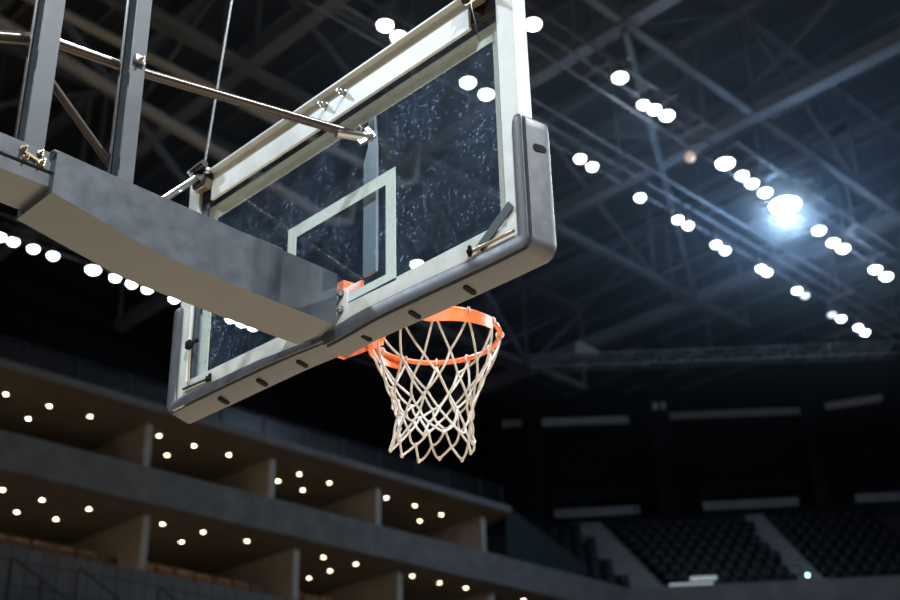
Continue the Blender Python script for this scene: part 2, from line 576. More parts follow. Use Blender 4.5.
for bay, (a, n) in (('leftmost', (10.75, 7)), ('second', (15.75, 7)), ('third', (20.9, 5)), ('fourth', (25.0, 5))):
    for i in range(n):
        box_seat(-26.85, a + i * 0.64, 9.50, 'ochre padded seat in the lower tier, %s seat of the %s bay' % (ORD[i], bay), 'ochre seats in the lower boxes')
for bay, (a, n) in (('leftmost', (10.6, 6)), ('second', (15.7, 5)), ('third', (20.1, 4)), ('rightmost', (24.3, 5))):
    for i in range(n):
        box_seat(-26.9, a + i * 0.68, 12.25, 'dim padded seat in the upper tier, %s seat of the %s bay' % (ORD[i], bay), 'dim seats in the upper boxes')

# ------------------------------------------------------------------ corner stand
C0 = Vector((-26.0, 35.9, 0)); D = Vector((0.765, 0.644, 0)).normalized(); NN = Vector((-D.y, D.x, 0))
def cs(s, d, z):
    return C0 + D * s + NN * d + Vector((0, 0, z))
def slab(bm, s0, s1, d0, d1, z0, z1):
    vs = [bm.verts.new(cs(s, d, z)) for z in (z0, z1) for s, d in ((s0, d0), (s1, d0), (s1, d1), (s0, d1))]
    for f in ((0, 1, 2, 3), (7, 6, 5, 4), (0, 4, 5, 1), (1, 5, 6, 2), (2, 6, 7, 3), (3, 7, 4, 0)):
        bm.faces.new([vs[i] for i in f])
b = NB(); slab(b, -0.05, 14, 0.0, 0.2, 11.5, 12.8); struct('trim_32', b, M['concrete'])
b = NB(); slab(b, -4, 14, 0.25, 0.45, 5.0, 11.5); struct('trim_33', b, M['dark_wall'])
ROWS, RD, RH = 10, 0.80, 0.545
b = NB()
for i in range(ROWS):
    slab(b, -7, 14, 0.2 + i * RD, 0.2 + (i + 1) * RD, 11.0, 12.35 + i * RH)
struct('trim_34', b, M['tread'])
# aisles: pale flights of steps
def aisle(s0, s1, wdt, nm):
    b = NB()
    n = 20
    for i in range(n):
        f = i / (n - 1)
        s = s0 + (s1 - s0) * f
        slab(b, s - wdt / 2, s + wdt / 2, 0.2 + 8.0 * i / n, 0.2 + 8.0 * (i + 1) / n, 12.1, 12.55 + 5.45 * i / n)
    struct(nm, b, M['step'])
aisle(1.0, -1.2, 1.35, 'trim_35')
aisle(7.15, 6.2, 0.95, 'trim_36')
# dark upper wall, its two pale edge strips and the parapets over the stand
b = NB(); slab(b, -14, 20, 8.2, 8.5, 11.0, 18.0); struct('trim_37', b, M['dark_wall'])
b = NB(); slab(b, -22, 10.4, 14.6, 15.0, 14.0, 27.0); struct('wall_corner', b, M['dark_wall'])
b = NB(); box(b, (-28, 52.6, 14), (26, 53.0, 27)); struct('wall_far', b, M['dark_wall'])
kk = 38
for s0, s1 in ((-3.0, -0.05), (0.1, 1.3), (3.9, 5.6), (5.75, 7.9), (10.6, 14)):
    pass
for s0, s1 in ((-2.6, 1.05), (1.12, 1.25), (4.1, 8.35), (10.85, 14)):
    b = NB(); slab(b, s0, s1, 8.05, 8.18, 18.1, 18.5); struct('trim_%d' % kk, b, M['step']); kk += 1


def low_rail(s0, s1, d, z, label):
    t = thing('guard_rail', label, 'railing', cs(s0, d, z - 0.9))
    for h in (0, -0.3):
        b = NB(); tube(b, [cs(s0, d, z + h), cs(s1, d, z + h)], 0.025, 8); mesh_obj('rail', b, M['navy_rail'], t, True)
    n = max(2, int((s1 - s0) / 1.5))
    for i in range(n + 1):
        s = s0 + (s1 - s0) * i / n
        b = NB(); tube(b, [cs(s, d, z - 0.95), cs(s, d, z)], 0.022, 8); mesh_obj('post', b, M['navy_rail'], t, True)
low_rail(1.9, 6.5, 0.1, 13.35, 'thin metal guard rail in front of the dark seats between the two aisles')
low_rail(7.7, 12.5, 0.1, 13.35, 'thin metal guard rail right of the second aisle')
low_rail(-2.6, 1.25, 8.12, 19.3, 'faint guard rail over the parapet above the first aisle')
low_rail(4.1, 8.35, 8.12, 19.3, 'faint guard rail over the parapet above the second aisle')

# ledge strips high on the corner wall (in plan they follow the wall)
def strip(a, c, z, h, nm):
    b = NB(); bar(b, (a[0], a[1], z), (c[0], c[1], z), 0.2, h); struct(nm, b, M['pale_ledge'])
strip((-36.6, 40.9), (-32.1, 45.2), 23.8, 0.38, 'trim_50')
strip((-31.3, 45.9), (-25.8, 51.0), 23.9, 0.34, 'trim_51')
strip((-24.9, 51.6), (-19.0, 54.2), 24.0, 0.34, 'trim_52')
# dark columns
for nm, p in (('trim_53', cs(2.6, 8.3, 0)), ('trim_54', cs(9.6, 8.4, 0)), ('trim_55', cs(-3.4, 8.3, 0))):
    b = NB(); box(b, (p.x - 0.35, p.y - 0.35, 12), (p.x + 0.35, p.y + 0.35, 27), 0.05); struct(nm, b, M['dark_wall'])


# individual seats
def stadium_seat():
    b = NB()
    box(b, (-0.22, -0.20, 0.40), (0.22, 0.22, 0.45), 0.02)
    pan = b
    s = mesh_obj('seat', pan, M['seat_dark'], None, True)
    b = NB(); box(b, (-0.22, 0.20, 0.42), (0.22, 0.26, 0.84), 0.025)
    k_ = mesh_obj('backrest', b, M['seat_dark'], None, True)
    return s, k_


_ss, _sk = stadium_seat()
_used = [False]
ang = math.atan2(D.y, D.x)
def stand_seat(s, row, label, group):
    p = cs(s, 0.2 + row * RD + 0.45, 12.35 + row * RH)
    t = thing_fast('stadium_seat', label, 'seat', p, group)
    t.rotation_euler = (0, 0, ang)
    for src in (_ss, _sk):
        o = src if not _used[0] else src.copy()
        if _used[0]:
            COL.objects.link(o)
        o.parent = t
        o.matrix_parent_inverse = Matrix()
    _used[0] = True


def thing_fast(name, label, cat, loc, group=None):
    o = bpy.data.objects.new(name, None)
    o.empty_display_size = 0.1
    COL.objects.link(o)
    o.location = loc
    o['label'] = label; o['category'] = cat
    if group: o['group'] = group
    return o


NUM = ['first', 'second', 'third', 'fourth', 'fifth', 'sixth', 'seventh', 'eighth', 'ninth', 'tenth', 'eleventh', 'twelfth', 'thirteenth', 'fourteenth', 'fifteenth']
for row in range(ROWS - 1):
    f = row / ROWS
    for blk, (a, c) in (('left of the first aisle', (-3.4, 0.2 - 2.2 * f)), ('between the two aisles', (1.85 - 2.2 * f, 6.5 - 0.95 * f)), ('right of the second aisle', (7.75 - 0.95 * f, 11.4))):
        s = a + 0.1
        n_ = 0
        while s < c:
            stand_seat(s, row, 'charcoal stadium seat, %s row up, %s from the left, %s' % (NUM[row], NUM[n_], blk), 'dark stadium seats %s' % blk)
            s += 0.54
            n_ += 1

# lit items on the corner parapet
def panel_sign(s0, s1, z0, z1, label, m, name='lit_panel', cat='panel'):
    b = NB(); slab(b, s0, s1, -0.02, 0.02, z0, z1)
    tag(mesh_obj(name, b, m), label, cat)
panel_sign(2.35, 3.35, 12.97, 13.10, 'small bright white board above the corner parapet under the dark seats', M['white_lit'], 'lit_board', 'sign')
panel_sign(1.55, 3.2, 12.80, 12.88, 'long thin bright strip lying on the corner parapet', M['white_lit'], 'lit_strip', 'strip')
t = thing('green_indicator_lamp', 'tiny pale green lamp at the foot of the right-hand aisle', 'lamp', cs(6.7, -0.05, 12.8))
b = NB(); tube(b, [cs(6.7, -0.02, 12.80), cs(6.7, -0.02, 12.90)], 0.03, 10); mesh_obj('stem', b, M['black_metal'], t, True)
b = NB(); ball(b, cs(6.7, -0.02, 12.96), 0.06, 12); mesh_obj('bulb', b, M['green'], t, True)
t = thing('hanging_sign', 'small pale sign on the dark column between the two upper strips', 'sign', cs(2.6, 7.9, 22.9))
p = cs(2.6, 7.93, 23.2)
b = NB(); bar(b, p - D * 0.35, p + D * 0.35, 0.08, 0.5); mesh_obj('frame', b, M['lamp_body'], t)
for q in (-0.16, 0.16):
    b = NB(); bar(b, p + D * (q - 0.1) - NN * 0.06, p + D * (q + 0.1) - NN * 0.06, 0.03, 0.32); mesh_obj('face', b, M['sign'], t)

# ================================================================== ROOF
ri = [60]
def rstruct(b, nm='roof_truss'):
    o = mesh_obj(nm, b, M['roof_steel']); o['kind'] = 'structure'; return o


def x_truss(y, x0, x1, z=22.0, top=25.8, w=0.42, h=0.42):
    b = NB()
    bar(b, (x0, y, z), (x1, y, z), w, h)
    bar(b, (x0, y, top), (x1, y, top), 0.35, 0.35)
    n = max(2, round((x1 - x0) / 7.5))
    st = (x1 - x0) / n
    for i in range(n + 1):
        x = x0 + st * i
        bar(b, (x, y, z), (x, y, top), 0.11, 0.11, (0, 1, 0))
        if i < n:
            a, c = ((x, z), (x + st, top)) if i % 2 else ((x, top), (x + st, z))
            bar(b, (a[0], y, a[1]), (c[0], y, c[1]), 0.12, 0.12, (0, 1, 0))
    ri[0] += 1
    o = mesh_obj('trim_%d' % ri[0], b, M['roof_steel']); o['kind'] = 'structure'


def y_truss(x, y0, y1, z=22.0, top=25.8, w=0.24):
    b = NB()
    bar(b, (x, y0, z), (x, y1, z), w, w)
    bar(b, (x, y0, top), (x, y1, top), w, w)
    n = max(2, round((y1 - y0) / 6.2))
    st = (y1 - y0) / n
    for i in range(n + 1):
        y = y0 + st * i
        bar(b, (x, y, z), (x, y, top), 0.12, 0.12, (1, 0, 0))
        if i < n:
            a, c = ((y, z), (y + st, top)) if i % 2 else ((y, top), (y + st, z))
            bar(b, (x, a[0], a[1]), (x, c[0], c[1]), 0.13, 0.13, (1, 0, 0))
    ri[0] += 1
    o = mesh_obj('trim_%d' % ri[0], b, M['roof_steel']); o['kind'] = 'structure'


for y in (-5.0, 1.0, 7.1, 13.1, 19.12, 25.1, 33.7):
    x_truss(y, -36, 24)
for x in (-28.2, -20.0, -11.85, -3.7):
    y_truss(x, -10, 37)
# purlins and diagonal wind braces under the deck
b = NB()
for i in range(30):
    y = -8 + i * 2.0
    bar(b, (-38, y, 26.75), (24, y, 26.75), 0.12, 0.22)
ri[0] += 1; struct('trim_%d' % ri[0], b, M['roof_steel'])
b = NB()
for (x0, y0, x1, y1) in ((-20.2, 7.1, -28.2, 19.1), (-19.1, 7.1, -20.0, 19.1), (-20.0, 19.1, -28.2, 33.7), (-11.85, 19.1, -20, 33.7), (-3.7, 25.1, -11.85, 33.7)):
    bar(b, (x0, y0, 21.7), (x1, y1, 21.7), 0.16, 0.16)
ri[0] += 1; struct('trim_%d' % ri[0], b, M['roof_steel'])

# pipe running under the roof behind the hoop posts
M['roof_pipe'] = mat('pale_roof_pipe', (0.36, 0.34, 0.31), 0.6)
b = NB(); tube(b, [(-19.4, 1.4, 20.0), (-20.46, 8.19, 20.0), (-21.35, 13.8, 20.0), (-22.0, 17.9, 20.0), (-22.1, 18.6, 20.3), (-22.15, 18.9, 21.8)], 0.17, 14)
t = tag(mesh_obj('roof_pipe', b, M['roof_pipe'], None, True), 'thick blurred grey pipe passing behind the two steel posts at upper left', 'pipe')
b = NB(); tube(b, [(-19.1, 1.4, 20.2), (-19.27, 11.7, 20.2), (-19.35, 18.3, 20.2), (-19.36, 18.7, 20.5), (-19.37, 18.9, 21.8)], 0.13, 14)
tag(mesh_obj('roof_pipe', b, M['roof_pipe'], None, True), 'thinner blurred pipe above the thick one, right of the nearer steel post', 'pipe')

# catwalks that carry the floodlights
def lamp_rail(x, y0, y1, label):
    t = thing('lamp_rail', label, 'lamp rail', (x, y0, 20.3))
    for sx in (-0.5, 0.0, 0.5):
        b = NB(); tube(b, [(x + sx, y0, 20.45), (x + sx, y1, 20.45)], 0.035, 8); mesh_obj('rail', b, M['roof_steel'], t, True)
    y = y0 + 0.5
    while y < y1:
        b = NB(); bar(b, (x - 0.52, y, 20.45), (x + 0.52, y, 20.45), 0.05, 0.05); mesh_obj('cross_bar', b, M['roof_steel'], t)
        b = NB(); tube(b, [(x, y, 20.45), (x, y, 26.7)], 0.02, 6); mesh_obj('hanger', b, M['roof_steel'], t)
        y += 4.0


lamp_rail(-12.4, 6, 46, 'suspended pipe rail carrying the nearer row of bright floodlights')
lamp_rail(-14.85, 6, 46, 'suspended pipe rail carrying the farther row of paired floodlights at right')
lamp_rail(-29.3, 6, 30, 'suspended pipe rail carrying the row of floodlights at far left')


def flood_source():
    b = NB()
    tube(b, [(0, 0, 0.34), (0, 0, 0.22), (0, 0, 0.02), (0, 0, 0.0)], [0.07, 0.13, 0.24, 0.245], 18)
    h = mesh_obj('housing', b, M['lamp_body'], None, True)
    b = NB()
    tube(b, [(0, 0, 0.0), (0, 0, -0.05), (0, 0, -0.10), (0, 0, -0.13)], [0.225, 0.215, 0.15, 0.05], 18)
    l = mesh_obj('lens', b, M['lens'], None, True)
    b = NB()
    bar(b, (0, 0, 0.33), (0, 0, 0.42), 0.06, 0.06, (0, 1, 0))
    bar(b, (-0.52, 0, 0.405), (0.52, 0, 0.405), 0.05, 0.04)
    k_ = mesh_obj('bracket', b, M['lamp_body'])
    return [h, l, k_]


_fl = flood_source(); _fu = [False]
def flood(x, y, label, group, m=None, sc=1.0):
    sc *= 0.72
    t = thing_fast('floodlight', label, 'floodlight', (x, y, 20.0), group)
    t.scale = (sc, sc, 1)
    for src in _fl:
        o = src if not _fu[0] else src.copy()
        if _fu[0]:
            COL.objects.link(o)
        if m and o.name.startswith('lens'):
            o.data = o.data.copy(); o.data.materials[0] = m
        if o.name.startswith('lens') and not m and _fu[0]:
            o.data = LENS_DATA
        o.parent = t
        o.matrix_parent_inverse = Matrix()
    _fu[0] = True


LENS_DATA = _fl[1].data
A_ROW = [(-11.95, 15.57, 'alone just right of the backboard top', 1.15), (-11.85, 18.67, 'alone, left of the tight cluster of three', 1.1), (-12.16, 20.0, 'left one of the tight cluster of three', .85),
         (-12.1, 20.38, 'middle one of the tight cluster of three', 1), (-12.04, 20.84, 'right one of the tight cluster of three', 1.1), (-12.33, 23.88, 'large one heading the chain of five', 1.5),
         (-12.36, 24.75, 'second in the chain of five', 1), (-12.41, 25.32, 'third in the chain of five', 1.05), (-12.43, 26.02, 'fourth in the chain of five', 1.1), (-12.43, 27.08, 'dazzling blue-white one, brightest of all', 2.6),
         (-12.54, 29.13, 'first below the dazzling one', 1.15), (-12.64, 30.12, 'left one of the fused pair below the dazzling one', 1.1), (-12.63, 30.7, 'right one of the fused pair below the dazzling one', 1.2),
         (-12.65, 32.73, 'left one of the last pair near the right edge', 1.15), (-12.65, 33.45, 'right one of the last pair near the right edge', 1.2)]
for i, (x, y, d, s) in enumerate(A_ROW):
    flood(x, y, 'roof floodlight, ' + d, 'floodlights of the nearer roof row', M['lens_hot'] if i == 9 else None, s)
B_ROW = [(-14.31, 13.09), (-14.4, 13.6), (-14.54, 16.05), (-14.58, 16.74), (-14.88, 20.73), (-14.91, 21.28), (-15.03, 23.57), (-15.04, 25.4), (-15.05, 25.92), (-15.16, 27.52), (-15.19, 28.05), (-15.1, 29.91),
         (-15.12, 30.29), (-15.16, 32.14), (-15.18, 32.67), (-15.33, 34.65), (-15.28, 35.17), (-15.25, 36.28), (-15.3, 36.85)]
B_LAB = ['left one of the pair above the backboard top rail', 'right one of the pair above the backboard top rail', 'left one of the pair seen through the glass', 'right one of the pair seen through the glass',
         'left one of the pair right of the padded corner', 'right one of the pair right of the padded corner', 'single one between two pairs', 'left one of the pair after the single lamp', 'right one of the pair after the single lamp',
         'left one of the second pair after the single lamp', 'right one of the second pair after the single lamp', 'left one of the third pair after the single lamp', 'right one of the third pair after the single lamp',
         'left one of the fourth pair after the single lamp', 'faint one of the fourth pair after the single lamp', 'faint one of the fifth pair after the single lamp', 'right one of the fifth pair after the single lamp',
         'left one of the last pair in the row', 'right one of the last pair in the row']
for i, ((x, y), d) in enumerate(zip(B_ROW, B_LAB)):
    flood(x, y, 'farther-row floodlight, ' + d, 'floodlights of the farther roof row', M['lens_dim'] if i in (14, 15) else None, 1.1 if i < 4 else 0.9)
C_Y = [(11.23, 1), (11.65, 1), (12.3, 1), (12.95, 1), (14.32, 1.35), (15.1, 1), (15.7, 1), (16.28, 1), (17.3, 1), (19.54, 1), (20.0, 1), (20.47, 1)]
C_LAB = ['leftmost, cut by the picture edge', 'second from the left', 'third from the left', 'fourth from the left, before the gap', 'largest, right after the gap', 'first after the largest', 'second after the largest',
         'third after the largest', 'alone beside the left pad tip', 'left one of three seen below the arm through the glass', 'middle one of three seen below the arm through the glass', 'right one of three seen below the arm through the glass']
for (y, s), d in zip(C_Y, C_LAB):
    flood(-29.28, y, 'far left floodlight, ' + d, 'floodlights of the far left row', None, s * 0.98)
flood(-22.26, 21.57, 'lone white floodlight seen through the glass right of the painted square', 'lone floodlights', None, 1.1)
b = NB(); bar(b, (-22.26, 21.57, 20.45), (-22.26, 21.57, 26.7), 0.07, 0.07, (0, 1, 0)); mesh_obj('trim_90', b, M['roof_steel'])['kind'] = 'structure'
t = thing('amber_lamp', 'small dim amber lamp on the roof steel above the large floodlight', 'lamp', (-14.06, 24.93, 21.6))
b = NB(); ball(b, (-14.06, 24.93, 21.5), 0.16, 14); mesh_obj('globe', b, M['warm_dim'], t, True)
b = NB(); tube(b, [(-14.06, 24.93, 21.62), (-14.06, 24.93, 26.7)], 0.03, 8); mesh_obj('stem', b, M['lamp_body'], t, True)

# box lighting truss hanging across the corner
def lattice(a, c, w, label):
    a, c = Vector(a), Vector(c)
    t = thing('lighting_truss', label, 'truss', a)
    d = (c - a).normalized(); s = Vector((-d.y, d.x, 0)); up = Vector((0, 0, 1))
    L = (c - a).length
    n = int(L / 0.6)
    for sx in (-.5, .5):
        for sz in (-.5, .5):
            b = NB(); tube(b, [a + s * w * sx + up * w * sz, c + s * w * sx + up * w * sz], 0.035, 6); mesh_obj('chord', b, M['roof_steel'], t)
    b = NB()
    for i in range(n):
        p, q = a + d * (L * i / n), a + d * (L * (i + 1) / n)
        for sx in (-.5, .5):
            z0, z1 = (-.5, .5) if i % 2 else (.5, -.5)
            tube(b, [p + s * w * sx + up * w * z0, q + s * w * sx + up * w * z1], 0.018, 5)
        tube(b, [p - s * w * .5 - up * w * .5, p - s * w * .5 + up * w * .5], 0.018, 5)
        tube(b, [p - s * w * .5 - up * w * .5, p + s * w * .5 - up * w * .5], 0.018, 5)
    mesh_obj('lacing', b, M['roof_steel'], t)
    for f in (0.15, 0.5, 0.85):
        p = a + d * L * f
        b = NB(); tube(b, [p + up * w * .5, Vector((p.x, p.y, 26.8))], 0.015, 6); mesh_obj('cable', b, M['roof_steel'], t)


lattice((-25.1, 30.0, 20.0), (-15.4, 39.2, 20.05), 0.45, 'long horizontal lattice lighting truss hanging in front of the corner stand')
t = thing('hung_speaker', 'pale wedge-shaped fixture standing up from the left end of the lattice truss', 'speaker', (-23.6, 31.4, 20.2))
b = NB(); prism(b, [(-0.45, 0.0), (-0.35, 0.55), (0.0, 0.35), (0.45, 0.05), (0.45, 0.0)], 1, -0.2, 0.2)
bmesh.ops.transform(b, matrix=Matrix.Translation((-23.6, 31.45, 20.30)) @ Matrix.Rotation(math.radians(43), 4, 'Z'), verts=b.verts[:])
mesh_obj('cabinet', b, M['step'], t)

# ================================================================== BASKETBALL GOAL
Z = 2.9
G = thing('basketball_goal', 'glass basketball backboard with white frame, dark padding, orange rim and steel support arm', 'basketball hoop', (0, -1.2, 2.9))
# glass
b = NB(); box(b, (-0.905, -0.006, Z + 0.03), (0.905, 0.006, Z + 1.0), 0.0015, 1)
glass = mesh_obj('glass_pane', b, M['glass'], G)
def sub(name, bm, m, parent, smooth=False, label=None):
    return mesh_obj(name, bm, m, parent, smooth, label)
# painted square: one closed loop of paint on the front face
def ring_rect(bm, x0, x1, z0, z1, tx, tz, y0, y1):
    o = [(x0, z0), (x1, z0), (x1, z1), (x0, z1)]
    i = [(x0 + tx, z0 + tz), (x1 - tx, z0 + tz), (x1 - tx, z1 - tz), (x0 + tx, z1 - tz)]
    V = {}
    for nm, pts in (('o', o), ('i', i)):
        for k_, y in ((0, y0), (1, y1)):
            V[nm, k_] = [bm.verts.new((p[0], y, p[1])) for p in pts]
    for k_ in range(4):
        j = (k_ + 1) % 4
        for y in (0, 1):
            bm.faces.new((V['o', y][k_], V['o', y][j], V['i', y][j], V['i', y][k_]))
        for nm in 'oi':
            bm.faces.new((V[nm, 0][k_], V[nm, 0][j], V[nm, 1][j], V[nm, 1][k_]))
b = NB(); ring_rect(b, -0.297, 0.297, Z + 0.10, Z + 0.552, 0.05, 0.05, 0.0062, 0.0072)
sub('painted_square', b, M['glass_paint'], glass, label='pale painted target square')
b = NB(); ring_rect(b, -0.835, 0.835, Z + 0.050, Z + 0.885, 0.06, 0.07, 0.0062, 0.0072)
sub('painted_border', b, M['glass_paint'], glass, label='pale painted border line')

# frame rails (rear channels)
def rail(name, poly, axis, lo, hi, bev=0.003, label=None, m='frame_white'):
    b = NB(); prism(b, poly, axis, lo, hi)
    bevel_all(b, bev, 2)
    return mesh_obj(name, b, M[m], G, True, label)
# right and left uprights: rear leg, outer side, front lip
for sx in (1, -1):
    poly = [(sx * x, y) for x, y in ((0.915, -0.045), (0.915, 0.016), (0.885, 0.016), (0.885, 0.008), (0.905, 0.008), (0.905, -0.008), (0.842, -0.008), (0.842, -0.045))]
    b = NB(); prism(b, poly, 2, Z + 0.0, Z + 1.045); bevel_all(b, 0.003, 2)
    mesh_obj('frame_upright', b, M['frame_white'], G, True)
# bottom rail
b = NB(); prism(b, [(-0.045, Z - 0.01), (0.016, Z - 0.01), (0.016, Z + 0.02), (0.008, Z + 0.02), (0.008, Z + 0.01), (-0.008, Z + 0.01), (-0.008, Z + 0.078), (-0.045, Z + 0.078)], 0, -0.842, 0.842)
bevel_all(b, 0.003, 2)
for v in b.verts:
    v.co.z -= 0.023 * v.co.x
mesh_obj('frame_bottom_rail', b, M['frame_white'], G, True)
# top rail: white face with a lip projecting to the rear, cut short of the corners
b = NB(); prism(b, [(-0.042, Z + 0.875), (-0.030, Z + 0.875), (-0.030, Z + 0.995), (0.016, Z + 0.995), (0.016, Z + 1.006), (-0.066, Z + 1.006), (-0.066, Z + 0.998), (-0.042, Z + 0.998)], 0, -0.76, 0.715)
bevel_all(b, 0.002, 1); top = mesh_obj('frame_top_rail', b, M['frame_white'], G, True)
b = NB(); box(b, (-0.842, -0.03, Z + 0.90), (0.842, -0.008, Z + 1.0), 0.002)
mesh_obj('frame_top_gasket', b, M['black_metal'], G, True, 'dark inner strip of the frame')
for x in (-0.033, 0.075):
    b = NB(); bolt(b, (x, -0.043, Z + 0.955), (0, -1, 0), 0.011, 0.035)
    sub('bolt', b, M['chrome'], top, True, 'chrome bolt')
# dark rubber gasket round the glass on the uprights
for sx in (1, -1):
    b = NB(); box(b, (min(sx * 0.842, sx * 0.826), -0.03, Z + 0.11), (max(sx * 0.842, sx * 0.826), -0.007, Z + 0.95), 0.002)
    mesh_obj('gasket', b, M['steel_post'], G, True)

# corner clamps with rods
def clamp(cx, cz, sx):
    b = NB()
    box(b, (cx - 0.045, -0.085, cz - 0.03), (cx + 0.045, -0.035, cz + 0.04), 0.008)
    tube(b, [(cx - 0.05, -0.09, cz + 0.045), (cx + 0.05, -0.09, cz + 0.05)], 0.017, 10)
    c = mesh_obj('corner_clamp', b, M['black_metal'], G, True, 'black corner clamp')
    b = NB()
    bolt(b, (cx - 0.02, -0.084, cz + 0.015), (0, -1, 0.3), 0.010, 0.04)
    bolt(b, (cx + 0.025, -0.084, cz - 0.01), (0, -1, -0.2), 0.010, 0.045)
    ball(b, (cx + sx * 0.05, -0.075, cz + 0.02), 0.016, 10)
    sub('clamp_bolts', b, M['chrome'], c, True, 'shiny bolts')
    b = NB(); prism(b, [(cx - 0.05, cz - 0.012), (cx + 0.05, cz - 0.012), (cx + 0.035, cz - 0.05), (cx - 0.03, cz - 0.045)], 1, -0.075, -0.046)
    sub('clamp_plate', b, M['brass'], c, False, 'brass-coloured plate')
clamp(-0.80, Z + 0.975, 1)
clamp(0.765, Z + 0.985, 1)
# wire that dangles from the right clamp
b = NB(); tube(b, [(0.775, -0.09, Z + 0.98), (0.778, -0.092, Z + 0.90), (0.772, -0.06, Z + 0.80), (0.770, -0.05, Z + 0.79)], 0.002, 6)
mesh_obj('loose_wire', b, M['chrome'], G, True)

# corner fixings low on the frame
b = NB(); bar(b, (0.868, -0.050, Z + 0.122), (0.730, -0.050, Z + 0.026), 0.004, 0.036, (0, 0, 1), 0.001)
mesh_obj('corner_gusset', b, M['steel_post'], G, False, 'dark metal strip across the lower right corner')
b = NB(); tube(b, [(0.878, -0.056, Z + 0.024), (0.700, -0.056, Z + 0.026)], 0.0055, 10)
rod = mesh_obj('tension_rod', b, M['brass'], G, True, 'brass rod in the lower right corner')
b = NB(); ball(b, (0.70, -0.060, Z + 0.026), 0.011, 10); bar(b, (0.70, -0.060, Z + 0.01), (0.70, -0.060, Z + 0.045), 0.009, 0.009)
sub('knob', b, M['black'], rod, True, 'black knob')
b = NB(); tube(b, [(-0.84, -0.053, Z + 0.064), (-0.665, -0.053, Z + 0.054)], 0.005, 10)
rod = mesh_obj('tension_rod', b, M['black_metal'], G, True, 'black rod in the lower left corner')
b = NB(); bar(b, (-0.662, -0.055, Z + 0.040), (-0.662, -0.055, Z + 0.070), 0.009, 0.010); bar(b, (-0.682, -0.055, Z + 0.044), (-0.682, -0.055, Z + 0.066), 0.006, 0.009)
sub('knob', b, M['black'], rod, True, 'black knob')
b = NB(); tube(b, [(-0.812, -0.053, Z + 0.24), (-0.806, -0.053, Z + 0.075)], 0.004, 10)
rod = mesh_obj('tension_rod', b, M['brass'], G, True, 'upright rod on the left frame side')
b = NB(); box(b, (-0.832, -0.068, Z + 0.225), (-0.800, -0.045, Z + 0.258), 0.005); ball(b, (-0.775, -0.050, Z + 0.248), 0.009, 10); bar(b, (-0.80, -0.050, Z + 0.245), (-0.77, -0.045, Z + 0.248), 0.006, 0.006)
sub('latch', b, M['black'], rod, True, 'black latch')

